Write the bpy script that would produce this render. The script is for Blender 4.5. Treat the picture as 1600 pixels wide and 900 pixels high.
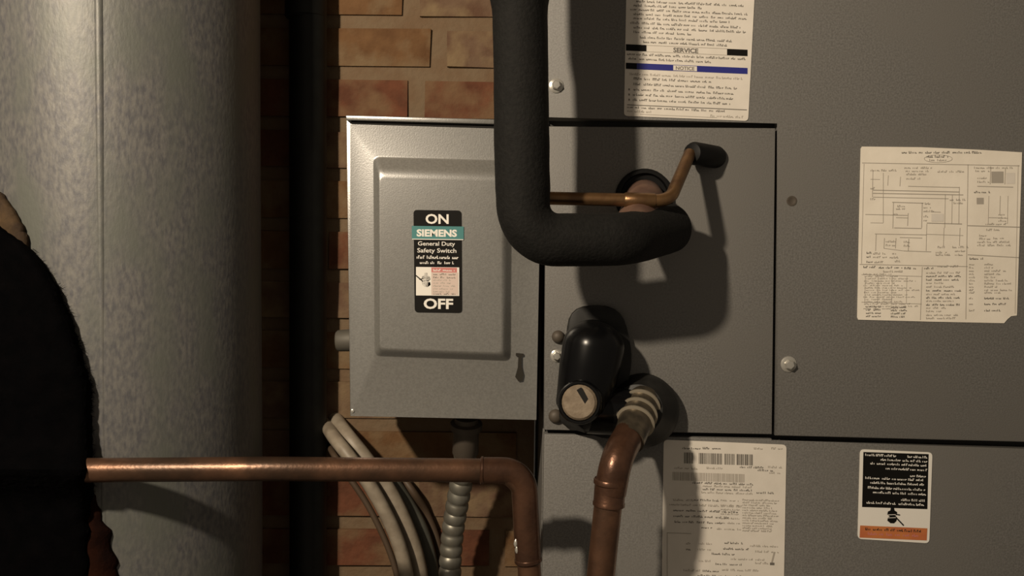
import bpy, bmesh, math, random
from mathutils import Vector, Matrix, noise
random.seed(7)
for o in list(bpy.data.objects): bpy.data.objects.remove(o)
scene = bpy.context.scene
COL = scene.collection

# ------------------------------------------------------------------ camera
D = 0.80            # camera to the air handler's front (plane y = 0)
F = 1432.0          # focal length in pixels of a 1600 px wide frame
PITCH, ROLL = math.radians(-2.7), math.radians(-0.7)
cam_d = bpy.data.cameras.new('camera'); cam = bpy.data.objects.new('camera', cam_d); COL.objects.link(cam)
cam_d.sensor_width = 36.0; cam_d.lens = F / 1600.0 * 36.0
cam_d.clip_start = 0.01
RC = Matrix.Rotation(PITCH, 3, 'X') @ Matrix.Rotation(ROLL, 3, 'Y')
cam.matrix_world = Matrix.Translation((0, -D, 0)) @ (RC @ Matrix.Rotation(math.radians(90), 3, 'X')).to_4x4()
cam_d.dof.use_dof = True; cam_d.dof.focus_distance = D; cam_d.dof.aperture_fstop = 20
scene.camera = cam

# ------------------------------------------------------------------ world, lamp, exposure
world = bpy.data.worlds.new('world'); scene.world = world; world.use_nodes = True
bg = world.node_tree.nodes['Background']
bg.inputs[0].default_value = (1.0, 0.85, 0.67, 1); bg.inputs[1].default_value = 0.16
ld = bpy.data.lights.new('work_light', 'POINT'); ld.energy = 57.0; ld.color = (1.0, 0.84, 0.64)
ld.shadow_soft_size = 0.026
lamp = bpy.data.objects.new('work_light', ld); COL.objects.link(lamp); lamp.location = (-0.535, -0.89, 0.465)
vs = scene.view_settings
scene.display_settings.display_device = 'sRGB'
vs.view_transform = 'Standard'; vs.look = 'None'; vs.gamma = 1.0; vs.exposure = 0.0; vs.use_curve_mapping = False

# ------------------------------------------------------------------ helpers
def P(px, py, y=0.0):
    "world point seen at photo pixel (px, py) on the upright plane at depth y"
    d = RC @ Vector(((px - 800) / F, 1.0, -(py - 450) / F))
    t = (y + D) / d.y
    return Vector((0, -D, 0)) + d * t
def M(px, y=0.0): return px * (D + y) / F      # pixels to metres at depth y

def mat(name, col, rough=0.6, metal=0.0, col2=None, scale=30.0, amount=1.0, bump=0.0, bscale=None, spec=0.5,
        col3=None, scale3=6.0, stretch=None, k=0.73):
    col, col2, col3 = [tuple(v * k for v in c) if c else None for c in (col, col2, col3)]
    m = bpy.data.materials.new(name); m.use_nodes = True
    nt = m.node_tree; b = nt.nodes['Principled BSDF']
    b.inputs['Base Color'].default_value = (*col, 1); b.inputs['Roughness'].default_value = rough
    b.inputs['Metallic'].default_value = metal; b.inputs['Specular IOR Level'].default_value = spec
    geo = nt.nodes.new('ShaderNodeNewGeometry'); vec = geo.outputs['Position']
    if stretch:
        mp = nt.nodes.new('ShaderNodeMapping'); mp.inputs['Scale'].default_value = stretch
        nt.links.new(vec, mp.inputs['Vector']); vec = mp.outputs['Vector']
    def ramp_noise(sc, lo, hi, detail=5.0):
        n = nt.nodes.new('ShaderNodeTexNoise'); n.inputs['Scale'].default_value = sc; n.inputs['Detail'].default_value = detail
        nt.links.new(vec, n.inputs['Vector'])
        r = nt.nodes.new('ShaderNodeMapRange'); r.inputs[1].default_value = lo; r.inputs[2].default_value = hi
        r.inputs[4].default_value = amount
        nt.links.new(n.outputs['Fac'], r.inputs[0]); return r.outputs[0]
    def mix(fac, a, bcol):
        x = nt.nodes.new('ShaderNodeMix'); x.data_type = 'RGBA'
        nt.links.new(fac, x.inputs[0])
        if isinstance(a, tuple): x.inputs[6].default_value = (*a, 1)
        else: nt.links.new(a, x.inputs[6])
        x.inputs[7].default_value = (*bcol, 1)
        return x.outputs[2]
    out = None
    if col2: out = mix(ramp_noise(scale, 0.35, 0.65), col, col2)
    if col3: out = mix(ramp_noise(scale3, 0.45, 0.65), out if out else col, col3)
    if out: nt.links.new(out, b.inputs['Base Color'])
    if bump:
        n = nt.nodes.new('ShaderNodeTexNoise'); n.inputs['Scale'].default_value = bscale or scale * 4; n.inputs['Detail'].default_value = 4
        nt.links.new(vec, n.inputs['Vector'])
        bp = nt.nodes.new('ShaderNodeBump'); bp.inputs['Strength'].default_value = bump; bp.inputs['Distance'].default_value = 0.002
        nt.links.new(n.outputs['Fac'], bp.inputs['Height']); nt.links.new(bp.outputs['Normal'], b.inputs['Normal'])
    return m

MAT = dict(
    cabinet=mat('cabinet_grey_paint', (.235, .228, .216), .55, 0, (.165, .159, .150), 620, bump=.12, bscale=900, col3=(.205, .196, .182), scale3=9),
    cabinet_in=mat('cabinet_inner_steel', (.05, .048, .045), .7),
    switch=mat('switch_grey_enamel', (.225, .222, .207), .33, 0, (.18, .177, .165), 560, bump=.05, bscale=800, spec=1.0),
    galv=mat('galvanised_steel', (.195, .189, .178), .5, .2, (.115, .115, .124), 330, col3=(.145, .152, .135), scale3=26, bump=.12, bscale=400, stretch=(1, 1, .45)),
    seam=mat('duct_seam', (.40, .385, .35), .4, .6),
    copper=mat('aged_copper', (.24, .125, .075), .36, .7, (.15, .08, .05), 45, col3=(.10, .06, .04), scale3=28, bump=.1, bscale=300),
    copper_fit=mat('copper_fitting', (.19, .095, .058), .30, .7, (.12, .062, .04), 60, bump=.12, bscale=300),
    copper_small=mat('brass_brown_copper', (.33, .19, .085), .33, .75, (.22, .12, .06), 60, bump=.1, bscale=300),
    copper_pink=mat('pink_copper', (.20, .115, .08), .65, .1, (.13, .07, .05), 70),
    foam=mat('black_foam', (.012, .0115, .0105), .8, 0, (.008, .0078, .0072), 260, bump=.35, bscale=420, spec=.2),
    rubber=mat('black_rubber', (.005, .005, .005), .55, spec=.2),
    abs=mat('black_plastic', (.004, .004, .0045), .25, spec=.22),
    flange=mat('flange_plastic', (.020, .0195, .018), .5, 0, (.012, .0115, .011), 120, spec=.3),
    plug=mat('tan_plug', (.30, .235, .165), .7, 0, (.20, .15, .10), 160, bump=.3, bscale=300),
    screw=mat('zinc_screw', (.72, .70, .64), .28, .6),
    dullscrew=mat('dull_screw', (.11, .09, .07), .6, .2),
    nut=mat('ribbed_metal', (.20, .165, .12), .35, .7, (.10, .085, .065), 120),
    paper=mat('label_paper', (.74, .69, .62), .55, 0, (.69, .645, .575), 60, k=1),
    paper_old=mat('diagram_paper', (.86, .80, .70), .65, 0, (.79, .73, .63), 40, bump=.15, bscale=60, k=1),
    ink=mat('label_ink', (.21, .19, .165), .6), ink_faint=mat('faint_ink', (.55, .50, .43), .6),
    black=mat('print_black', (.008, .007, .006), .6, spec=.15), blue=mat('print_blue', (.018, .022, .20), .5, k=1),
    teal=mat('print_teal', (.05, .20, .20), .5, k=1), red=mat('print_red', (.55, .19, .17), .5, k=1),
    orange=mat('print_orange', (.55, .19, .055), .5, 0, (.47, .13, .05), 60, k=1), white=mat('print_white', (.80, .77, .71), .5, k=1),
    mortar=mat('mortar', (.19, .118, .064), .9, 0, (.21, .145, .085), 50, bump=.7, bscale=150),
    bricks=[mat('brick_tan', (.21, .115, .055), .95, 0, (.15, .078, .038), 45, spec=.1, col3=(.24, .165, .095), scale3=30, bump=.7, bscale=130),
            mat('brick_mauve', (.20, .13, .085), .95, 0, (.15, .085, .055), 45, spec=.1, col3=(.27, .19, .11), scale3=32, bump=.7, bscale=130),
            mat('brick_red', (.19, .075, .042), .95, 0, (.13, .055, .033), 45, spec=.1, col3=(.21, .125, .07), scale3=30, bump=.7, bscale=130)],
    cable_w=mat('cream_cable', (.42, .36, .28), .5, 0, (.30, .25, .19), 80), cable_d=mat('brown_cable', (.10, .065, .04), .6),
    cable_g=mat('grey_green_cable', (.13, .13, .105), .55, 0, (.10, .10, .085), 60),
    conduit=mat('steel_conduit', (.40, .39, .34), .42, .7, (.30, .28, .23), 70),
    dullsteel=mat('dull_steel', (.13, .12, .10), .6, .2),
    ridge=mat('bright_ridge', (.50, .44, .34), .35, .5),
    iron=mat('black_iron', (.010, .011, .0095), .6, 0, (.006, .0065, .006), 60, spec=.3),
    wrap=mat('black_wrap', (.0035, .003, .0035), .95, 0, (.002, .002, .0025), 90, bump=.5, bscale=200, spec=.05),
    wrap_red=mat('rust_red_lower_edge', (.05, .017, .010), .95, 0, (.022, .010, .008), 45, bump=.5, bscale=160, spec=.05),
    wrap_tan=mat('wrap_tan_strip', (.19, .125, .07), .95, 0, (.10, .07, .05), 60, bump=.6, bscale=160, spec=.1),
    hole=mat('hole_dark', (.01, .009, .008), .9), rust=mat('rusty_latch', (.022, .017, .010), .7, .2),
    concrete=mat('concrete', (.20, .185, .165), .9, 0, (.16, .15, .135), 9, bump=.4, bscale=60),
    plaster=mat('ceiling_boards', (.16, .125, .085), .9, 0, (.12, .09, .06), 14, stretch=(1, 8, 1)),
)

MAT['switch'].node_tree.nodes['Principled BSDF'].inputs['IOR'].default_value = 1.8

def obj(name, bm_or_me, m, parent=None, smooth=True):
    if isinstance(bm_or_me, bmesh.types.BMesh):
        bmesh.ops.recalc_face_normals(bm_or_me, faces=bm_or_me.faces)
        me = bpy.data.meshes.new(name); bm_or_me.to_mesh(me); bm_or_me.free()
    else: me = bm_or_me
    if not me.materials:
        for q in (m if isinstance(m, (list, tuple)) else [m]): me.materials.append(q)
    if smooth:
        for p in me.polygons: p.use_smooth = True
        try: me.set_sharp_from_angle(angle=math.radians(38))
        except Exception: pass
    o = bpy.data.objects.new(name, me); COL.objects.link(o)
    if parent: o.parent = parent; o.matrix_parent_inverse = parent.matrix_world.inverted()
    return o
def thing(name, label, cat, loc=(0, 0, 0), group=None):
    e = bpy.data.objects.new(name, None); COL.objects.link(e); e.location = loc; e.empty_display_size = .02
    e.matrix_world = Matrix.Translation(loc)
    e['label'] = label; e['category'] = cat
    if group: e['group'] = group
    return e
def tag(o, label, cat, group=None):
    o['label'] = label; o['category'] = cat
    if group: o['group'] = group
    return o

def fillet(pts, r, n=10):
    "round the inner corners of a 3D polyline; r is one radius or a list for the inner points"
    pts = [Vector(p) for p in pts]; out = [pts[0]]
    for i in range(1, len(pts) - 1):
        rr = r[i - 1] if isinstance(r, (list, tuple)) else r
        a, b, c = pts[i - 1], pts[i], pts[i + 1]
        u = (a - b).normalized(); v = (c - b).normalized(); ang = u.angle(v)
        if rr <= 0 or ang > math.pi - .02: out.append(b); continue
        t = min(rr / math.tan(ang / 2), (a - b).length * .49, (c - b).length * .49); rr = t * math.tan(ang / 2)
        cen = b + (u + v).normalized() * (rr / math.sin(ang / 2))
        p0, p1 = b + u * t, b + v * t
        d0, d1 = p0 - cen, p1 - cen; tot = d0.angle(d1); ax = d0.cross(d1).normalized()
        for k in range(n + 1): out.append(cen + Matrix.Rotation(tot * k / n, 3, ax) @ d0)
    out.append(pts[-1]); return out
def smooth_path(pts, n=8):
    pts = [Vector(p) for p in pts]; q = [pts[0] * 2 - pts[1]] + pts + [pts[-1] * 2 - pts[-2]]; out = []
    for i in range(1, len(q) - 2):
        p0, p1, p2, p3 = q[i - 1:i + 3]
        for k in range(n):
            t = k / n
            out.append(.5 * ((2 * p1) + (p2 - p0) * t + (2 * p0 - 5 * p1 + 4 * p2 - p3) * t * t + (3 * p1 - p0 - 3 * p2 + p3) * t ** 3))
    out.append(pts[-1]); return out
def dense(path, step):
    out = [path[0]]
    for a, b in zip(path, path[1:]):
        n = max(1, int((b - a).length / step))
        out += [a.lerp(b, k / n) for k in range(1, n + 1)]
    return out
def sweep(path, rad, seg=20, bm=None, cap=True, wob=0.0):
    "tube along path; rad is a number, a list, or f(length)"
    bm = bm or bmesh.new(); path = [Vector(p) for p in path]; rings = []
    t0 = (path[1] - path[0]).normalized(); nrm = t0.orthogonal().normalized(); L = 0
    for i, p in enumerate(path):
        if i: L += (p - path[i - 1]).length
        t = (path[min(i + 1, len(path) - 1)] - path[max(i - 1, 0)]).normalized()
        nrm = (nrm - t * nrm.dot(t)).normalized(); bn = t.cross(nrm)
        r = rad(L) if callable(rad) else rad[i] if isinstance(rad, (list, tuple)) else rad
        ring = []
        for k in range(seg):
            a = 2 * math.pi * k / seg; dv = nrm * math.cos(a) + bn * math.sin(a)
            rr = r * (1 + wob * noise.noise((p + dv * r) * 45)) if wob else r
            ring.append(bm.verts.new(p + dv * rr))
        rings.append(ring)
    for a, b in zip(rings, rings[1:]):
        for k in range(seg): bm.faces.new((a[k], a[(k + 1) % seg], b[(k + 1) % seg], b[k]))
    if cap: bm.faces.new(rings[0]); bm.faces.new(rings[-1])
    return bm
def lathe(p0, p1, prof, seg=28, bm=None):
    "surface of revolution about p0->p1; prof = [(t along axis in metres, radius)]"
    ax = (Vector(p1) - Vector(p0)).normalized(); u = ax.orthogonal().normalized(); v = ax.cross(u)
    bm = bm or bmesh.new(); rings = []
    for t, r in prof:
        c = Vector(p0) + ax * t
        rings.append([bm.verts.new(c + (u * math.cos(2 * math.pi * k / seg) + v * math.sin(2 * math.pi * k / seg)) * max(r, 1e-5)) for k in range(seg)])
    for a, b in zip(rings, rings[1:]):
        for k in range(seg): bm.faces.new((a[k], a[(k + 1) % seg], b[(k + 1) % seg], b[k]))
    bm.faces.new(rings[0]); bm.faces.new(rings[-1]); return bm
def prism(poly, y0, y1, bevel=0.0, bm=None, seg=2):
    "pixel polygon on plane y0 (front) pushed straight back to y1"
    bm = bm or bmesh.new()
    fr = [bm.verts.new(P(x, y, y0)) for x, y in poly]; bk = [bm.verts.new(Vector((v.co.x, y1, v.co.z))) for v in fr]
    n = len(fr); face = bm.faces.new(fr); bm.faces.new(bk[::-1])
    for k in range(n): bm.faces.new((fr[k], fr[(k + 1) % n], bk[(k + 1) % n], bk[k]))
    if bevel: bmesh.ops.bevel(bm, geom=list(face.edges), offset=bevel, segments=seg, profile=.5, affect='EDGES')
    return bm
def rbox(poly, r, n=5):
    "round the corners of a pixel polygon"
    out = []; N = len(poly)
    for i, b in enumerate(poly):
        a, c = Vector(poly[i - 1]), Vector(poly[(i + 1) % N]); b = Vector(b)
        rr = r[i] if isinstance(r, (list, tuple)) else r
        if rr <= 0: out.append(tuple(b)); continue
        p0 = b + (a - b).normalized() * rr; p1 = b + (c - b).normalized() * rr
        for k in range(n + 1):
            t = k / n; out.append(tuple(p0 * (1 - t) ** 2 + b * 2 * t * (1 - t) + p1 * t * t))
    return out
def ellipse(cx, cy, rx, ry, n=28): return [(cx + rx * math.cos(2 * math.pi * k / n), cy + ry * math.sin(2 * math.pi * k / n)) for k in range(n)]
def wbox(x0, x1, y0, y1, z0, z1, bm=None, bevel=0):
    bm = bm or bmesh.new()
    vs_ = [bm.verts.new((x, y, z)) for x in (x0, x1) for y in (y0, y1) for z in (z0, z1)]
    for f in ((0, 1, 3, 2), (4, 6, 7, 5), (0, 4, 5, 1), (2, 3, 7, 6), (0, 2, 6, 4), (1, 5, 7, 3)): bm.faces.new([vs_[i] for i in f])
    if bevel: bmesh.ops.bevel(bm, geom=list(bm.edges), offset=bevel, segments=2, profile=.5, affect='EDGES')
    return bm

class Print:
    "flat printing on a sheet at depth y: all marks of one sheet, several inks"
    def __init__(s, y, skew=0.0, x0=0): s.bm = bmesh.new(); s.y = y; s.inks = []; s.skew = skew; s.x0 = x0
    def ink(s, m):
        if m not in s.inks: s.inks.append(m)
        return s.inks.index(m)
    def pt(s, x, y, lift=0): return P(x, y + (x - s.x0) * s.skew, s.y - lift)
    def poly(s, pts, m, lift=0):
        f = s.bm.faces.new([s.bm.verts.new(s.pt(x, y, lift)) for x, y in pts]); f.material_index = s.ink(m)
    def rect(s, x0, y0, x1, y1, m, lift=0): s.poly([(x0, y0), (x1, y0), (x1, y1), (x0, y1)], m, lift)
    def line(s, xa, ya, xb, yb, w, m, lift=0):
        d = Vector((xb - xa, yb - ya)).normalized(); n = Vector((-d.y, d.x)) * w / 2
        s.poly([(xa + n.x, ya + n.y), (xb + n.x, yb + n.y), (xb - n.x, yb - n.y), (xa - n.x, ya - n.y)], m, lift)
    def words(s, x0, x1, y, m, h=3.6, w=1.0, lift=0, gap=3.0):
        "a row of print too small to read: groups of tiny letter strokes"
        x = x0
        while x < x1:
            e = min(x1, x + random.uniform(6, 17))
            while x < e - 1:
                k = random.random(); a = h * random.choice((.62, .62, 1.0))
                s.rect(x, y + h / 2 - a, x + w, y + h / 2, m, lift)
                if k < .6: s.rect(x + w, y + h / 2 - (a if k < .3 else w), x + w + 1.3, y + h / 2 - (a - w if k < .3 else 0), m, lift)
                x += w + random.uniform(1.0, 1.7)
            x = e + gap
    def text(s, body, x0, y0, x1, y1, m, bold=.02, lift=0):
        cu = bpy.data.curves.new('lettering', 'FONT'); cu.body = body; cu.offset = bold; cu.resolution_u = 3
        ob = bpy.data.objects.new('lettering', cu); COL.objects.link(ob)
        me = bpy.data.meshes.new_from_object(ob.evaluated_get(bpy.context.evaluated_depsgraph_get()))
        xs = [v.co.x for v in me.vertices]; ys = [v.co.y for v in me.vertices]
        a, b, c, d = min(xs), max(xs), min(ys), max(ys); idx = s.ink(m)
        vv = [s.bm.verts.new(s.pt(x0 + (v.co.x - a) / (b - a) * (x1 - x0), y1 - (v.co.y - c) / (d - c) * (y1 - y0), lift)) for v in me.vertices]
        for p in me.polygons:
            try: s.bm.faces.new([vv[i] for i in p.vertices]).material_index = idx
            except ValueError: pass
        bpy.data.objects.remove(ob); bpy.data.curves.remove(cu); bpy.data.meshes.remove(me)
    def build(s, parent, name='print'):
        me = bpy.data.meshes.new(name); s.bm.normal_update()
        for f in s.bm.faces:
            if f.normal.y > 0: f.normal_flip()
        s.bm.to_mesh(me); s.bm.free()
        return obj(name, me, s.inks, parent, smooth=False)

# ------------------------------------------------------------------ the setting
FLOOR = P(800, 1560).z
CEIL = FLOOR + 2.1
WALL_Y = 0.15
CAB_L = P(852, 450).x
fl = obj('floor', wbox(-1.3, 1.3, -1.4, .9, FLOOR - .05, FLOOR), MAT['concrete'], smooth=False); fl['kind'] = 'structure'
cl = obj('ceiling', wbox(-1.3, 1.3, -1.4, .9, CEIL, CEIL + .05), MAT['plaster'], smooth=False); cl['kind'] = 'structure'
WX0, WX1 = -.95, CAB_L - .004
wall = obj('wall_back', wbox(WX0, WX1, WALL_Y - .0018, WALL_Y + .12, FLOOR, CEIL), MAT['mortar'], smooth=False); wall['kind'] = 'structure'
# bricks: courses match the joints seen above the switch
pitch = 78 * (D + WALL_Y) / F
zj = P(600, 116, WALL_Y).z                                   # joint between two visible courses
j_even, j_odd = P(685, 80, WALL_Y).x, P(650, 150, WALL_Y).x
blen = .205
def brick_mesh(length, seed):
    bm = bmesh.new(); h = pitch - .0055; w = length - .009
    wbox(-w / 2, w / 2, -.0045, .05, -h / 2, h / 2, bm)
    bmesh.ops.bevel(bm, geom=[e for e in bm.edges], offset=.0045, segments=2, affect='EDGES')
    for v in bm.verts:
        v.co += Vector((noise.noise(v.co * 60 + Vector((seed, 0, 0))) * .003, noise.noise(v.co * 40 + Vector((0, seed, 0))) * .003, noise.noise(v.co * 60 + Vector((0, 0, seed))) * .002))
    bmesh.ops.recalc_face_normals(bm, faces=bm.faces)
    me = bpy.data.meshes.new('brick'); bm.to_mesh(me); bm.free(); return me
bmesh_bank = {}
def brick(xa, xb, z, kind):
    L = round(xb - xa, 3); key = (L, kind, random.randint(0, 2))
    if key not in bmesh_bank: bmesh_bank[key] = brick_mesh(L, key[2] * 7.3 + kind)
    o = obj('brick', bmesh_bank[key], MAT['bricks'][kind], wall, smooth=False)
    o.location = ((xa + xb) / 2, WALL_Y, z)
nrow0 = int((FLOOR - zj) / pitch); nrow1 = int((zj + .42 - zj) / pitch)
for r in range(nrow0, nrow1):
    z = zj + (r + .5) * pitch
    j = j_even if r == 0 else j_odd if r == -1 else j_odd + (blen / 2 if r % 2 == 0 else 0) + random.uniform(-.015, .015)
    k0 = int((WX0 - j) / blen) - 1
    for k in range(k0, k0 + 9):
        xa, xb = max(j + k * blen, WX0), min(j + (k + 1) * blen, WX1)
        if xb - xa < .03: continue
        kind = {(0, -1): 0, (0, 0): 1, (-1, -1): 2, (-1, 0): 2, (1, -1): 0}.get((r, k), random.choice((0, 0, 1, 2)))
        brick(xa, xb, z, kind)

# ------------------------------------------------------------------ air handler
ah = thing('air_handler', 'large grey steel air handler cabinet covered with paper labels', 'air handler', (P(1300, 450).x, .25, FLOOR))
XR = 1950
CAB_R = P(XR, 450).x
obj('cabinet_body', wbox(CAB_L + .002, CAB_R, .016, .52, FLOOR, CEIL - .45), MAT['cabinet_in'], ah, smooth=False)
side = obj('side_panel', wbox(CAB_L, CAB_L + .0018, .014, .52, FLOOR, CEIL - .45), MAT['cabinet'], ah, smooth=False)
TOPPX = 450 - (CEIL - .45 + .038) * F / D
FRONT = 0.0
obj('front_panel', prism([(861, TOPPX), (XR + 30, TOPPX), (XR, 700), (1212, 681), (1217, 190), (855, 186)], FRONT, .014, .0016), MAT['cabinet'], ah)
obj('access_panel', prism([(853, 197), (1212, 200), (1206.5, 679), (850, 672)], FRONT, .014, .0014), MAT['cabinet'], ah)
obj('lower_panel', prism([(850, 678), (1206, 686), (1210, 690), (XR, 711), (XR - 20, 1553), (838, 1553)], .003, .014, .0014), MAT['cabinet'], ah)

def screw(px, py, r=9, m='screw', y=0.0, flangek=1.25):
    p = P(px, py, y); R = M(r, y); bm = lathe(p, p + Vector((0, -1, 0)), [(-.002, R * flangek), (.0008, R * flangek), (.0016, R * .9)], 20)
    hexa = lathe(p + Vector((0, -.0014, 0)), p + Vector((0, -2, 0)), [(0, R * .82), (.0035, R * .82), (.0045, R * .62), (.0046, R * .2)], 6, bm)
    return obj('screw', hexa, MAT[m], ah)
screw(869, 134, 9); screw(870, 556, 8); screw(1232, 569, 10)
for px, py, r in ((872, 526, 10), (868, 650, 11)):
    p = P(px, py, 0); R = M(r)
    obj('plug_button', lathe(p, p + Vector((0, -1, 0)), [(-.002, R), (.002, R), (.0045, R * .8), (.0058, R * .4), (.006, .0002)], 22), MAT['dullscrew'], ah)
p = P(1237, 314, 0); obj('empty_screw_hole', lathe(p, p + Vector((0, -1, 0)), [(-.002, M(8)), (.0004, M(8)), (.0006, M(6)), (.0002, M(4.5)), (.0001, .0002)], 20), MAT['dullscrew'], ah)

def sheet(poly, r, m, y, label, thick=.0006):
    o = obj('paper_label', prism(rbox(poly, r) if r else poly, y - thick, y), m, ah, smooth=False); o['label'] = label
    return o
LY = -.0004   # sheets lie on the panel faces
# -- service label (runs on above the frame)
la = sheet([(982, -185), (1188, -178), (1169, 189), (975, 181)], [4, 4, 6, 6], MAT['paper'], FRONT - .0001, 'cream instruction label with a blue stripe and two black bars')
pr = Print(FRONT - .0009, .043, 978); I = MAT['ink']
for y in range(-170, -4, 7): pr.words(992 + (0 if random.random() < .6 else 4), random.uniform(1120, 1172), y, I)
for x0, x1, y in ((994, 1163, 1), (990, 1098, 7.5), (985, 1167, 14), (990, 1166, 21), (990, 1140, 27.5), (985, 1158, 35), (990, 1166, 42), (990, 1083, 49),
                  (1000, 1145, 57), (1005, 1138, 64), (980, 1164, 84), (982, 1111, 91), (984, 1160, 115), (990, 1112, 122), (990, 1152, 130.5),
                  (990, 1150, 139), (989, 1146, 147), (989, 1142, 155), (980, 1133, 167), (980, 1018, 173), (1110, 1160, 175)):
    pr.words(x0, x1, y, I if y not in (115, 173, 175) else MAT['ink_faint'])
for y in (139, 147, 155): pr.rect(982, y - 1, 984, y + 2, I)
pr.rect(980, 163, 1167, 164.2, I); pr.rect(1000, 177.2, 1120, 178, MAT['ink_faint'])
pr.rect(978, 69, 1010, 79, MAT['black']); pr.rect(1136, 69.5, 1168, 79.5, MAT['black'])
pr.rect(1010, 69, 1136, 69.7, MAT['ink_faint']); pr.rect(1010, 79, 1136, 79.7, MAT['ink_faint'])
pr.text('SERVICE', 1052, 71, 1091, 78.5, I, .03)
pr.rect(978, 98, 1168, 107.5, MAT['blue']); pr.rect(978, 98, 995, 107.5, MAT['black'], .0001); pr.rect(1052, 98.8, 1089, 106.6, MAT['paper'], .0001)
pr.text('NOTICE', 1056, 100, 1085, 105.6, MAT['ink'], .02, .0002)
pr.build(la)
# -- wiring diagram sheet with a torn corner
lb = sheet([(1347, 229), (1440, 230), (1530, 234), (1597, 238), (1593, 370), (1589, 493), (1580, 494), (1574, 499), (1569, 505), (1450, 502.5), (1341, 499.5), (1339.5, 496), (1342, 370), (1345, 232)], 0,
           MAT['paper_old'], FRONT - .0001, 'cream wiring diagram sheet with a torn lower corner')
pr = Print(FRONT - .0009); G = MAT['ink_faint']
pr.words(1409, 1534, 238, I); pr.words(1448, 1483, 244.5, I); pr.words(1452, 1480, 250, G)
for k in range(24):
    a, b = 2 * math.pi * k / 24, 2 * math.pi * (k + 1) / 24
    pr.line(1466 + 22 * math.cos(a), 248 + 6 * math.sin(a), 1466 + 22 * math.cos(b), 248 + 6 * math.sin(b), .7, G)
for x0, y0, x1, y1, w in ((1347, 254.5, 1593, 259, 1.0), (1419, 291, 1499, 293, 1), (1364, 297, 1499, 300, 1.3), (1364, 302, 1505, 304.5, 1.3), (1364, 308, 1482, 310.5, 1),
        (1527, 291, 1583, 292.5, 1.2), (1394, 316, 1443, 317.5, 1.2), (1352, 335, 1418, 336.5, 1), (1448, 348.5, 1503, 350, 1.4), (1397, 356, 1440, 357, 1.2), (1512, 352.5, 1593, 355, 1.4),
        (1367, 365.5, 1448, 367, 1), (1406, 371, 1441, 372, 1), (1448, 366, 1505, 368, .8), (1412, 392, 1455, 393.5, 1), (1343, 413, 1512, 416.5, 1), (1512, 398, 1592, 402.5, 1.2),
        (1346, 429, 1440, 432, .8), (1346, 472, 1440, 475, .8), (1360, 280, 1375, 280.4, .7), (1360, 348, 1380, 348.5, .7), (1400, 340, 1418, 340.6, .9), (1455, 331, 1470, 331.6, .9),
        (1380, 270, 1380, 348, .8), (1364, 266, 1363, 308, .8), (1396, 316, 1395, 357, .9), (1419, 333, 1418, 353, .9), (1441, 317, 1440, 356, 1), (1477, 304, 1476, 356, .8), (1488, 304, 1487, 350, .8), (1499, 292, 1498, 350, .8),
        (1512.5, 257, 1509, 499, .9), (1441, 417, 1438, 500, .9), (1369, 366, 1368, 392, .9), (1382, 372, 1381, 388, .9), (1400, 372, 1399, 388, .9), (1448, 350, 1447, 392, .8), (1475, 356, 1474, 385, .8), (1500, 356, 1499, 384, .8),
        (1420, 373, 1419, 392, 1), (1407, 276, 1406, 291, .8), (1388, 274, 1387, 290, .8), (1545, 306, 1544, 350, .7), (1563, 306, 1562, 336, .8), (1575, 306, 1574, 350, .7), (1548, 262, 1547, 288, .9), (1571, 262, 1570, 288, .9), (1591, 258, 1586, 490, .7), (1350, 256, 1346, 412, .7),
        (1381, 388, 1412, 392, .8), (1545, 340, 1575, 341, .9), (1352, 432, 1351, 474, .6), (1372, 432, 1371, 474, .6), (1394, 432, 1393, 474, .6), (1417, 432, 1416, 474, .6)):
    pr.line(x0, y0, x1, y1, w, G)
for x0, x1, y in ((1360, 1401, 266), (1413, 1455, 262), (1415, 1451, 267), (1416, 1448, 272), (1465, 1507, 268), (1416, 1438, 279), (1522, 1583, 262), (1524, 1545, 267), (1527, 1545, 278), (1527, 1545, 284),
        (1360, 1367, 294), (1360, 1367, 311), (1484, 1508, 312), (1490, 1506, 317), (1522, 1546, 300), (1400, 1413, 326), (1402, 1414, 322), (1396, 1402, 334), (1445, 1455, 318), (1443, 1456, 324), (1443, 1458, 330), (1443, 1450, 338), (1443, 1450, 344), (1560, 1572, 335), (1560, 1572, 340), (1560, 1572, 345),
        (1540, 1572, 350), (1541, 1562, 359), (1530, 1545, 368), (1530, 1550, 373), (1527, 1578, 378), (1527, 1580, 383), (1552, 1572, 372), (1384, 1399, 377), (1384, 1399, 383), (1412, 1422, 378), (1412, 1424, 384), (1465, 1478, 386), (1462, 1480, 394), (1462, 1484, 398), (1488, 1512, 386), (1492, 1508, 392), (1492, 1506, 398),
        (1394, 1402, 396), (1390, 1404, 402), (1398, 1410, 408), (1354, 1362, 395), (1364, 1384, 396), (1354, 1362, 401), (1364, 1386, 401.5), (1354, 1364, 409), (1366, 1384, 409.5), (1349, 1368, 417), (1373, 1410, 418), (1413, 1432, 419), (1380, 1412, 424), (1444, 1460, 419), (1465, 1500, 416), (1515, 1536, 404)):
    pr.words(x0, x1, y, I if y in (395, 401, 409, 417, 418, 419, 404, 300) else G, 3.2)
for y in range(0, 16): pr.words(1349 + (y * 7) % 5, 1392 + (y * 13) % 46, 428 + y * 3.6, G, 2.2, .8)
for y, e in zip((426, 431.5, 437, 442, 448, 454, 459.5, 465, 470, 476, 481, 486, 492, 497), (1500, 1502, 1503, 1475, 1490, 1502, 1495, 1501, 1490, 1503, 1480, 1472, 1498, 1492)):
    pr.words(1447, e, y, I if y in (431.5, 437, 454, 465, 476) else G, 3.0)
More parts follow.
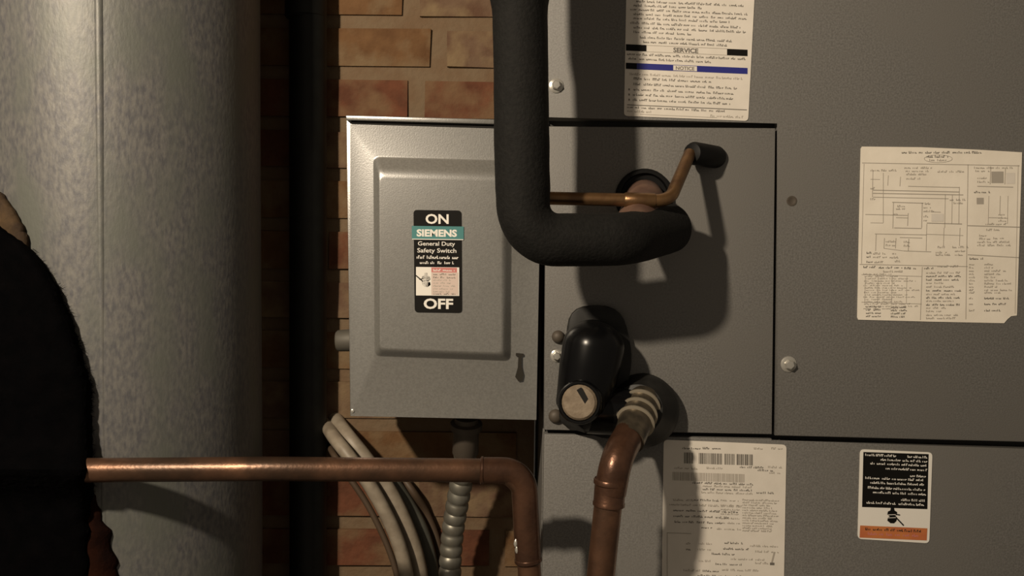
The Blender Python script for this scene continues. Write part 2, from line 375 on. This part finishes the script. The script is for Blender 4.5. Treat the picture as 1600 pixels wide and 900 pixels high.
for y, e in zip((413, 418, 423, 428, 433, 438, 443, 448, 453, 457, 466, 475, 485), (1556, 1552, 1572, 1562, 1555, 1575, 1580, 1560, 1582, 1564, 1576, 1572, 1564)):
    pr.words(1538, e, y, I if y > 460 else G, 3.0); pr.words(1514, 1522, y, G, 3.0)
for x0 in (1353, 1392):
    for y in (479, 484, 489, 494): pr.words(x0, x0 + 24, y + (x0 - 1353) * .02, I, 2.8)
pr.rect(1526, 309, 1537, 319, G); pr.rect(1549, 268, 1568, 286, G); pr.rect(1572, 270, 1586, 287, MAT['paper']); pr.rect(1455, 334, 1474, 346, MAT['paper'], .0001)
pr.build(lb)
# -- rating label with bar codes
LF = .003
lc = sheet([(1037, 687), (1229, 695), (1223, 1010), (1033, 1000)], [7, 7, 4, 4], MAT['paper'], LF - .0001, 'cream rating label with two bar codes beside the drain pipe')
pr = Print(LF - .0009, .03, 1037)
def bars(x0, x1, y0, y1, m, dark):
    x = x0
    while x < x1:
        w = random.choice((.9, .9, 1.4, 2.2)); pr.rect(x, y0, min(x + w, x1), y1, m); x += w + random.choice((.7, .9, 1.4, 2.4 if not dark else 1.0))
bars(1069, 1083, 706, 723, I, 1); bars(1092, 1128, 706, 723, I, 1); bars(1132, 1148, 706, 723, I, 1); bars(1151, 1176, 706, 723, I, 1); bars(1051, 1163, 737, 750, MAT['ink_faint'], 1)
for x0, x1, y in ((1066, 1094, 700), (1098, 1126, 700), (1178, 1196, 699), (1205, 1222, 699), (1054, 1092, 731), (1104, 1130, 731), (1156, 1196, 728), (1200, 1222, 728), (1184, 1208, 733), (1202, 1220, 737), (1082, 1176, 754), (1098, 1176, 759), (1098, 1176, 764), (1096, 1176, 769), (1182, 1208, 768),
        (1052, 1082, 781), (1084, 1124, 781), (1046, 1160, 788), (1052, 1155, 797), (1052, 1140, 806), (1054, 1130, 815), (1096, 1112, 824), (1120, 1160, 826), (1072, 1078, 849), (1092, 1112, 849), (1132, 1160, 848), (1172, 1216, 851), (1072, 1078, 858), (1090, 1112, 858), (1130, 1170, 857), (1112, 1148, 865), (1180, 1216, 860), (1092, 1110, 876), (1142, 1196, 873), (1118, 1160, 881), (1180, 1200, 878), (1068, 1094, 891), (1098, 1124, 892), (1128, 1185, 890), (1090, 1180, 899), (1070, 1190, 910), (1070, 1180, 920), (1070, 1190, 930)):
    pr.words(x0, x1, y - (x0 - 1037) * .03 + (x0 > 1150) * 1.5, I if random.random() < .6 else G, 3.2)
for k in range(13): pr.words(1160, random.uniform(1205, 1219), 777 + k * 4, G, 2.8, 1.0, gap=2)
for k in range(6): pr.words(1126, 1156, 779 + k * 7, G, 2.6)
pr.rect(1042, 832, 1080, 833, G); pr.rect(1042, 832, 1043, 930, G); pr.line(1210, 858, 1206, 874, 2.6, G); pr.rect(1203, 874, 1210, 878, I)
pr.build(lc)
# -- shock warning label
ldw = sheet([(1344, 702), (1457, 707), (1452, 849), (1340, 842)], 7, MAT['white'], LF - .0001, 'black, white and orange shock warning label')
pr = Print(LF - .0009, .043, 1344)
pr.poly([(1349, 706), (1451, 705), (1449, 791), (1347, 792)], MAT['black'])
for segs, y in ((((1352, 1400), (1418, 1448)), 711), (((1376, 1448),), 717.5), (((1360, 1448),), 724), (((1384, 1448),), 731), (((1422, 1447),), 741), (((1352, 1446),), 747), (((1360, 1446),), 754), (((1356, 1446),), 762), (((1364, 1446),), 769), (((1408, 1446),), 779), (((1354, 1400), (1404, 1446)), 785.5)):
    for a, b in segs: pr.words(a, b, y - 1, MAT['white'], 3.6, 1.1, .0001, 2.2)
pr.poly([(1344, 821), (1449, 821), (1448, 840), (1343, 840)], MAT['orange'])
pr.words(1352, 1440, 826, MAT['rust'], 4, 1.1, .0001); pr.words(1356, 1436, 833, MAT['red'], 4.4, 1.3, .0001)
def shock_hand(pr, cx, cy, s, flip, m):
    "hand blob struck by an arrow"
    pr.poly([(cx + x * s * flip, cy + y * s) for x, y in ((-2, -14), (3, -14), (4, -9), (8, -7), (8, -2), (5, -1), (8, 2), (7, 8), (3, 12), (-3, 12), (-8, 8), (-7, 3), (-4, 1), (-8, -2), (-7, -7), (-3, -9))], m, .0001)
    for y in (-1.5, 3.5): pr.line(cx - 7 * s, cy + y * s, cx + 6 * s, cy + (y - 1) * s, .9 * s, MAT['white'], .0002)
    pr.line(cx + 6 * s * flip, cy + 2 * s, cx + 19 * s * flip, cy + (15 if flip > 0 else -9) * s, 2.2 * s, m, .00015)
    pr.line(cx + 6 * s * flip, cy - 3 * s, cx + 13 * s * flip, cy + 2 * s * -1, 1.8 * s, m, .00015)
shock_hand(pr, 1394, 804, .95, 1, MAT['black'])
pr.build(ldw)

# pipe openings in the access panel
hc = P(1006, 309, 0); rg = M(45)
obj('pipe_grommet', lathe(hc, hc + Vector((0, -1, 0)), [(-.004, rg), (.003, rg), (.006, rg * .93), (.006, rg * .84), (.002, rg * .8), (.001, .0003)], 36), MAT['rubber'], ah)
g0, g1 = P(1121, 246, .004), P(1080, 239, -.026)
rr = M(17.5)
Lg = (g1 - g0).length
obj('line_grommet', lathe(g0, g1, [(0, rr * .9), (.003, rr), (Lg - .004, rr), (Lg - .001, rr * .85), (Lg, rr * .5)], 28), MAT['rubber'], ah)

# ------------------------------------------------------------------ safety switch
sw = thing('safety_switch', 'grey steel switch box with a black ON and OFF label', 'switch box', P(695, 655, .05))
obj('enclosure', prism([(541, 181), (848, 189), (838, 657), (547, 650)], .006, .09, .001), MAT['switch'], sw)
# cover with an embossed, raised field
bm = bmesh.new()
outer = [(547, 194), (846, 203), (838, 656), (548, 650)]
inA = rbox([(583, 243), (801, 249), (799, 565), (585, 557)], 10, 4)
inB = rbox([(594, 279), (784, 284), (782, 550), (595, 543)], 8, 4)
Y0, H = -.001, .009
ringO = [bm.verts.new(P(x, y, Y0)) for x, y in rbox(outer, .01, 4)]
prev = ringO
steps = 24
for s in range(steps + 1):
    t = s / steps; h = H * 1.43 * (t * t / .2 if t < .1 else t - .05 if t < .5 else .45 + (t - .5) - (t - .5) ** 2)
    ring = []
    for (ax, ay), (bx, by) in zip(inA, inB):
        ring.append(bm.verts.new(P(ax + (bx - ax) * t, ay + (by - ay) * t, Y0 - h)))
    n = len(ring)
    for k in range(n): bm.faces.new((prev[k], prev[(k + 1) % n], ring[(k + 1) % n], ring[k]))
    prev = ring
bm.faces.new(prev)
back = [bm.verts.new(v.co + Vector((0, .006, 0))) for v in ringO]
n = len(ringO)
for k in range(n): bm.faces.new((ringO[(k + 1) % n], ringO[k], back[k], back[(k + 1) % n]))
bm.faces.new(back)
bmesh.ops.remove_doubles(bm, verts=bm.verts, dist=1e-6)
cover = obj('cover', bm, MAT['switch'], sw)
# top lip of the enclosure above the dark gap, and a near-black strip standing in for the gap's shade
obj('top_flange', prism([(540, 180), (850, 188.5), (850, 196), (541, 187.5)], -.001, .02, .0006), MAT['switch'], sw)
obj('gap_shadow_strip', prism([(549, 188), (848, 197), (848, 203), (549, 193)], .0035, .008), MAT['hole'], sw, smooth=False)
# latch slot
lt = obj('latch_slot', prism([(806, 552), (818, 553), (818, 556), (815, 557), (815, 573), (818, 586), (816, 595), (810, 596), (805, 589), (809, 575), (810, 557), (806, 556)], Y0 - .0022, Y0 + .0005), MAT['rust'], sw, smooth=False)
# side knockout connector
kc0, kc1 = P(562, 531, .06), P(518, 533, .06)
obj('side_connector', lathe(kc0, kc1, [(0, M(25)), (.006, M(25)), (.007, M(19)), (.020, M(18)), (.022, M(15)), (.0222, .003)], 24), MAT['dullsteel'], sw)
rv = P(551, 642, Y0); obj('corner_rivet', lathe(rv, rv + Vector((0, -1, 0)), [(-.001, .0018), (.0008, .0016), (.0012, .0006)], 12), MAT['screw'], sw)
# label
YE = Y0 - H
le = obj('rating_sticker', prism(rbox([(646, 328), (721, 329), (722, 489), (648, 488)], 6), YE - .0006, YE), MAT['black'], sw, smooth=False)
le['label'] = 'black sticker reading ON and OFF with a teal band'
pr = Print(YE - .0009, .012, 646); W = MAT['white']
pr.text('ON', 665, 334, 701, 349.5, W, .025)
pr.rect(643.5, 353, 724.5, 373, MAT['teal']); pr.text('SIEMENS', 651, 358, 714, 369.5, W, .04, .0001)
pr.rect(644, 373, 724, 374.2, W, .0001)
pr.text('General Duty', 653, 377, 711, 385.5, W, .01, .0001); pr.text('Safety Switch', 652, 387.5, 713, 396.5, W, .01, .0001)
pr.words(651, 715, 401.5, W, 5, 1.2, .0001); pr.words(656, 709, 410, W, 4.2, 1.1, .0001)
pr.rect(650, 417, 717.5, 461.5, W, .0001); pr.rect(674, 417.5, 714, 425, MAT['red'], .0002); pr.words(677, 711, 421.5, W, 3.4, 1, .0003)
pr.rect(674, 425, 716, 460.5, mat('pink_field', (.62, .50, .44), .5, k=1), .0002)
for y, m in ((428, MAT['ink']), (433, MAT['ink']), (437, G), (441.5, G), (446, G), (450.5, G), (455, G), (458.5, MAT['ink'])): pr.words(677, random.uniform(700, 714), y, m, 2.6, .8, .0003)
shock_hand(pr, 666, 438, .85, -1, MAT['rust'])
pr.text('OFF', 662, 466, 708, 482.5, W, .03, .0001)
pr.build(le)

# ------------------------------------------------------------------ round duct
rd = .118; dc_y = .022
cx_top, cx_bot = P(190, 0, dc_y), P(200, 900, dc_y)
def duct_c(z):
    t = (z - cx_bot.z) / (cx_top.z - cx_bot.z); return Vector((cx_bot.x + (cx_top.x - cx_bot.x) * t, dc_y, z))
du = thing('round_duct', 'wide round galvanised sheet metal duct standing before the brick wall', 'duct', duct_c(FLOOR))
path = [duct_c(FLOOR + (CEIL - FLOOR) * k / 60) for k in range(61)]
bm = sweep(path, rd, 96)
for v in bm.verts:
    c = duct_c(v.co.z); d = (v.co - c); d.z = 0
    if d.length > .01: v.co += d.normalized() * (noise.noise(Vector((v.co.x * 9, v.co.y * 9, v.co.z * 3))) * .0012)
obj('duct_tube', bm, MAT['galv'], du)
def on_duct(px, py, off=0.0):
    "point seen at this pixel on the duct's front surface (plus off outwards)"
    o = Vector((0, -D, 0)); d = (P(px, py, 0) - o).normalized(); t = .5; R = rd + off
    best = None
    c = duct_c(o.z + d.z * .7)
    A = d.x ** 2 + d.y ** 2; B = 2 * (d.x * (o.x - c.x) + d.y * (o.y - c.y)); C = (o.x - c.x) ** 2 + (o.y - c.y) ** 2 - R * R
    disc = max(B * B - 4 * A * C, 0); t = (-B - math.sqrt(disc)) / (2 * A)
    return o + d * t
bm = bmesh.new()
ss = [on_duct(152 + (py + 300) * .01, py, -.0036) for py in range(-300, 1300, 40)]
sweep(ss, .0042, 16, bm)
obj('lock_seam', bm, MAT['galv'], du)

# ------------------------------------------------------------------ black wrap bulging over the duct
wrapthing = thing('duct_wrap', 'black fuzzy insulation wrap bulging over the galvanised duct and the copper pipe end', 'insulation', (duct_c(FLOOR).x - .03, -.13, FLOOR))
edge = [(-150, 250), (-40, 318), (10, 356), (48, 388), (80, 430), (104, 478), (122, 530), (136, 580), (144, 606), (142, 640), (146, 700), (147, 760), (143, 820), (146, 900), (150, 1000), (150, 1150)]
edge = [(v.x, v.y) for v in smooth_path([Vector((x, y, 0)) for x, y in edge], 9)]
def draped(name, edge, thick, m, parent, fuzz, left=-190, base=0.0, roll=70.0, bulge=False):
    bm = bmesh.new(); rows = []; NC = 26
    for (ex, ey) in edge:
        fz = fuzz * noise.noise(Vector((ey * .045, 3.1, 0))) + fuzz * .7 * noise.noise(Vector((ey * .2, 9.1, 0)))
        row = []
        for k in range(NC + 1):
            u = (k / NC) ** 2; x = ex + fz + (left - ex) * u
            s = min(1.0, (ex + fz - x) / roll); t = thick * math.sqrt(max(0, 1 - (1 - s) ** 2))
            t *= min(1, .25 + max(0, (ey - edge[0][1])) / 120)
            if bulge: t += .026 * math.exp(-((ey - 735) / 30) ** 2) * math.sqrt(max(0, 1 - (1 - s) ** 2))
            t += .0022 * s * noise.noise(Vector((x * .03, ey * .03, 1)))
            row.append(bm.verts.new(on_duct(x, ey, base + t - .0008)))
        rows.append(row)
    for a, b in zip(rows, rows[1:]):
        for k in range(NC): bm.faces.new((a[k], a[k + 1], b[k + 1], b[k]))
    bmesh.ops.solidify(bm, geom=list(bm.faces), thickness=.0006)
    return obj(name, bm, m, parent)
draped('wrap_jacket', edge, .018, MAT['wrap'], wrapthing, 5, roll=26, bulge=True)
edge2 = [(120, 735), (142, 760), (156, 790), (166, 820), (176, 850), (184, 880), (189, 910), (193, 950), (196, 1050), (198, 1150)]
draped('rust_red_lower_edge', [(v.x, v.y) for v in smooth_path([Vector((x, y, 0)) for x, y in edge2], 4)], .012, MAT['wrap_red'], wrapthing, 7, left=60, roll=60)  # rust-red strip widening along the wrap's lower right side
edge3 = [(-150, 215), (-60, 262), (-10, 292), (14, 315), (30, 340), (42, 362), (46, 380), (44, 398), (30, 420), (10, 440)]
draped('tan_upper_edge', [(v.x, v.y) for v in smooth_path([Vector((x, y, 0)) for x, y in edge3], 4)], .012, MAT['wrap_tan'], wrapthing, 6, left=-170, roll=40)  # tan strip along the wrap's upper edge
bm = bmesh.new()
for i in range(420):
    ex, ey = random.choice(edge[12:126]); ex -= random.uniform(0, 6); p = on_duct(ex, ey + random.uniform(-5, 5), .002)
    q = on_duct(ex + random.uniform(2, 9), ey + random.uniform(-9, 9), .004)
    w = Vector((0, 0, .00035)); bm.faces.new([bm.verts.new(p - w), bm.verts.new(q), bm.verts.new(p + w)])
    w = Vector((0, .00035, 0)); bm.faces.new([bm.verts.new(p - w), bm.verts.new(q), bm.verts.new(p + w)])
fz = obj('fuzz', bm, MAT['wrap'], wrapthing, smooth=False); fz['kind'] = 'stuff'

# ------------------------------------------------------------------ dark riser in the gap between duct and switch
rp = thing('riser_pipe', 'dark iron riser pipe in the shadowed gap behind the duct', 'pipe', (P(478, 0, .124).x, .124, FLOOR))
xa, xb = P(478, 0, .124).x, P(482, 900, .124).x
pp = [Vector((xb + (xa - xb) * 1.0, .124, CEIL)), Vector((xb, .124, FLOOR))]
obj('pipe_run', sweep(dense(pp, .1), .0185, 28), MAT['iron'], rp)
cz = P(478, 15, .095).z
obj('coupling', lathe(Vector((xa, .124, cz)), Vector((xa, .124, cz + 1)), [(-.002, .0185), (0, .0205), (.055, .0205), (.058, .0185)], 28), MAT['iron'], rp)

# ------------------------------------------------------------------ insulated suction line
YS = -.11; RS = M(42, YS)
su = thing('suction_line', 'thick black foam insulated pipe bending into the air handler', 'pipe', P(816, 372, YS))
top_z = CEIL
v0 = P(812, 0, YS); v1 = P(816, 300, YS); k = (top_z - v0.z)
pth = fillet([Vector((v0.x - .01, YS, top_z)), P(808, -160, YS), v0, P(818, 376, YS), P(975, 374, -.098), P(1046, 357, -.040)], [0, 0, .027, .03], 12)
pth = dense(pth, .006)
def rs(L): return RS
zt = P(800, 18, YS).z
radii = [RS * (1.0 + .16 * max(0, min(1, (p.z - zt) / .02))) * (1.02 if p.z > v1.z else 1.0) for p in pth]
foam = obj('foam_sleeve', sweep(pth, radii, 36, wob=.035), MAT['foam'], su)
# thin slit line along the bend and the copper stub out of the cabinet
stub = fillet([P(1006, 309, .012), P(1008, 318, -.034), P(985, 374, -.096)], [.018], 8)
obj('copper_stub', sweep(stub, M(31, -.02), 26), MAT['copper_pink'], su)

# ------------------------------------------------------------------ liquid line
YL = -.072
ll = thing('liquid_line', 'thin brass-brown copper line beside the thick insulated pipe', 'pipe', P(940, 312, YL))
lp = fillet([Vector((P(822, 0, YL).x, YL, CEIL)), P(826, 309, YL), P(1046, 314, YL), P(1078, 240, -.024)], [.012, .016], 10)
obj('copper_tube', sweep(dense(lp, .01), M(10.3, YL), 20), MAT['copper_small'], ll)
jl = P(1041, 313, YL); obj('brazed_joint', lathe(P(975, 312.5, YL), P(1041, 314, YL), [(0, M(10.6, YL)), (.001, M(12, YL)), (.024, M(12, YL)), (.025, M(10.6, YL))], 20), MAT['copper_small'], ll)

# ------------------------------------------------------------------ black drain fitting and copper drain
df = thing('drain_fitting', 'black plastic drain fitting with a tan plug on the air handler', 'drain fitting', P(930, 600, -.02))
obj('backing_plate', prism(rbox([(890, 478), (972, 478), (990, 560), (960, 690), (872, 664)], [34, 34, 30, 20, 20]), -.008, -.0003, .001), MAT['flange'], df)
b0, b1 = P(935, 500, -.026), P(906, 655, -.034); RB = M(49, -.03)
Lb = (b1 - b0).length
prof = [(RB * .9 * (1 - math.cos(a)) , RB * math.sin(a)) for a in [math.pi / 2 * q / 8 for q in range(1, 9)]]
prof += [(Lb * .5, RB * .97), (Lb * .78, RB * .88)] + [(Lb - RB * .45 * (1 - math.sin(a)), RB * .86 * math.cos(a)) for a in [math.pi / 2 * q / 6 for q in range(0, 6)]]
obj('trap_body', lathe(b0, b1, prof, 36), MAT['abs'], df)
q0, q1 = P(913, 626, -.03), P(905, 629, -.062)
Lq = (q1 - q0).length; RQ = M(35, -.06)
obj('plug_port', lathe(q0, q1, [(0, RQ), (Lq - .002, RQ), (Lq, RQ * .93), (Lq, RQ * .84), (Lq - .004, RQ * .82), (Lq - .004, .0004)], 32), MAT['abs'], df)
pl = obj('tan_plug', lathe(q0.lerp(q1, .7), q1, [(0, RQ * .8), (Lq * .3 - .001, RQ * .8), (Lq * .3 + .001, RQ * .7), (Lq * .3 + .0012, .0004)], 28), MAT['plug'], df)
pl['label'] = 'tan plug with a dark slot'
bm = bmesh.new(); qa = q1 + Vector((0, -.0016, 0)); R45 = Matrix.Rotation(math.radians(-32), 3, 'Y')
wbox(-.0022, .0022, -.0006, .0006, -.0095, .0095, bm)
for v in bm.verts: v.co = R45 @ v.co + qa + Vector((.0045, 0, .0035))
obj('plug_slot', bm, MAT['hole'], pl, smooth=False)
# round flange
f0, f1 = P(1003, 641, .0), P(996, 640, -.03); Lf = (f1 - f0).length
obj('round_flange', lathe(f0, f1, [(0, M(58)), (.006, M(58)), (.012, M(54)), (.02, M(46)), (Lf, M(38)), (Lf + .001, M(30)), (Lf + .001, .0004)], 40), MAT['flange'], df)
bmn = sweep([P(918, 640, -.03), P(985, 645, -.025)], M(36), 24); obj('cross_arm', bmn, MAT['abs'], df)

dp = thing('drain_pipe', 'upright brown copper drain pipe below the black fitting', 'pipe', (P(936, 900, -.09).x, -.09, FLOOR))
n0, n1 = P(1006, 624, -.022), P(981, 690, -.072); Ln = (n1 - n0).length; RN = M(29, -.05)
prof = []
nr = 4
for k in range(nr):
    t = Ln * .62 * k / nr
    prof += [(t, RN * .93), (t + Ln * .07, RN * .95)]
prof += [(Ln * .66, RN * .9), (Ln * .98, RN * .86)]
obj('ribbed_adapter', lathe(n0, n1, prof, 32), MAT['nut'], dp)
for k in range(3):
    c0 = n0.lerp(n1, .12 + .2 * k); c1 = n0.lerp(n1, .12 + .2 * k + .1); lr = (c1 - c0).length
    obj('ridge_ring', lathe(c0, c1, [(0, RN * .9), (lr * .15, RN * 1.06), (lr * .45, RN * 1.08), (lr * .6, RN * .9)], 32), MAT['ridge'], dp)
dpath = fillet([P(990, 668, -.056), P(963, 716, -.092), P(953, 770, -.092)], [.03], 10)
obj('copper_elbow', sweep(dpath, M(25.5, -.09), 26), MAT['copper_fit'], dp)
e0 = P(953.5, 764, -.092)
obj('solder_cup', lathe(P(954, 748, -.092), P(951, 790, -.092), [(0, M(25, -.09)), (.001, M(26.5, -.09)), (.004, M(26.5, -.09)), (.005, M(24.5, -.09)), (.018, M(24.5, -.09)), (.019, M(25.5, -.09)), (.021, M(25.5, -.09)), (.0215, M(22, -.09))], 28), MAT['copper_fit'], dp)
d1 = P(951, 780, -.092); d2 = P(938, 905, -.092); slope = (d2 - d1) / (d1.z - d2.z)
d3 = d2 + slope * (d2.z - FLOOR) * .999
obj('copper_tube', sweep(dense([d1, d2, Vector((d3.x, -.092, FLOOR))], .03), M(22.3, -.092), 26), MAT['copper'], dp)

# ------------------------------------------------------------------ copper pipe crossing in front of the duct
cp = thing('copper_pipe', 'horizontal copper pipe crossing the duct and turning down below the switch box', 'pipe', (P(828, 900, -.1).x, -.1, FLOOR))
A0, A1, A2, A3 = P(-150, 737, -.119), P(420, 732.5, -.119), P(818, 735.5, -.095), P(831, 960, -.095)
A4 = Vector((A3.x + .006, -.095, FLOOR))
pathc = fillet([A0, A1, A2, A3, A4], [0, .024, 0], 12)
RCp = M(18.6, -.1)
obj('copper_tube', sweep(dense(pathc, .02), RCp, 26), MAT['copper'], cp)
ep = fillet([P(752, 735, -.0985), A2, P(825.5, 876, -.095)], [.024], 14)
obj('elbow_fitting', sweep(dense(ep, .01), RCp * 1.13, 28), MAT['copper_fit'], cp)
for a, b in ((P(750, 735, -.0985), P(757, 735.1, -.0985)), (P(825, 870, -.095), P(826, 880, -.095))):
    ax = (b - a).length; obj('solder_ring', lathe(a, b, [(0, RCp * 1.05), (ax * .3, RCp * 1.19), (ax * .7, RCp * 1.19), (ax, RCp * 1.05)], 28), MAT['copper_fit'], cp)
for px, py in ((806, 848), (808, 858)):
    p = P(px, py, -.095 - RCp * .55); obj('solder_drip', lathe(p + Vector((0, 0, .003)), p - Vector((0, 0, 1)), [(0, .0004), (.0015, .0014), (.004, .0018), (.006, .001), (.0064, .0002)], 12), MAT['screw'], cp)

# ------------------------------------------------------------------ flexible conduit and cables
fc = thing('flexible_conduit', 'ribbed grey metal flexible conduit hanging below the switch box', 'conduit', P(704, 900, .07))
cpth = smooth_path([P(728, 700, .06), P(723, 740, .066), P(715, 785, .075), P(707, 835, .082), P(703, 900, .084), P(704, 990, .084), Vector((P(706, 990, .084).x, .084, FLOOR))], 10)
cpth = dense(cpth, .0011); RF = M(18.0, .08); pitchc = .0115
def rf(L):
    u = (L / pitchc) % 1.0; return RF * (.86 + .16 * abs(math.sin(math.pi * u)) ** .7)
obj('ribbed_tube', sweep(cpth, rf, 20), MAT['conduit'], fc)
k0, k1 = P(729, 652, .05), P(727, 712, .06); Lk = (k1 - k0).length
obj('box_connector', lathe(k0, k1, [(0, RF), (Lk * .12, RF), (Lk * .15, RF * 1.35), (Lk * .3, RF * 1.35), (Lk * .33, RF * 1.1), (Lk * .92, RF * 1.12), (Lk, RF * .95)], 24), MAT['dullscrew'], fc)

def cables():
    specs = [([(509, 662), (521, 682), (546, 714), (582, 765), (611, 820), (629, 870), (638, 920), (646, 1010)], .074, 11, 'cable_w', 'outer cream cable of the pair curving down from the shadow behind the duct'),
             ([(524, 656), (541, 680), (570, 716), (606, 765), (633, 820), (650, 870), (658, 920), (662, 1010)], .095, 13, 'cable_w', 'inner, thicker cream cable of the pair, on the flexible conduit side'),
             ([(514, 696), (522, 711), (540, 738), (572, 785), (600, 840), (618, 890), (626, 940), (630, 1010)], .096, 5.0, 'cable_d', 'thin dark brown cable running behind the pale cables'),
             ([(585, 726), (606, 744), (635, 785), (659, 830), (673, 880), (678, 930), (681, 1010)], .122, 11.0, 'cable_g', 'dull grey-green cable between the pale cables and the flexible conduit'),
             ([(612, 724), (642, 764), (665, 800), (684, 850), (690, 905), (692, 1010)], .136, 6.0, 'cable_d', 'thin dark brown cable against the bricks behind the flexible conduit')]
    for pts, y, r, m, lab in specs:
        R = M(r, y); q = [P(a, b, y) for a, b in pts]; q[0] = P(*pts[0], WALL_Y - .004); q[1] = P(*pts[1], (y + .115) / 2)
        q.append(Vector((q[-1].x + .003, y, FLOOR)))
        o = obj('electrical_cable', sweep(dense(smooth_path(q, 8), .012), R, 14), MAT[m])
        tag(o, lab, 'cable', 'cables below the switch box')
cables()
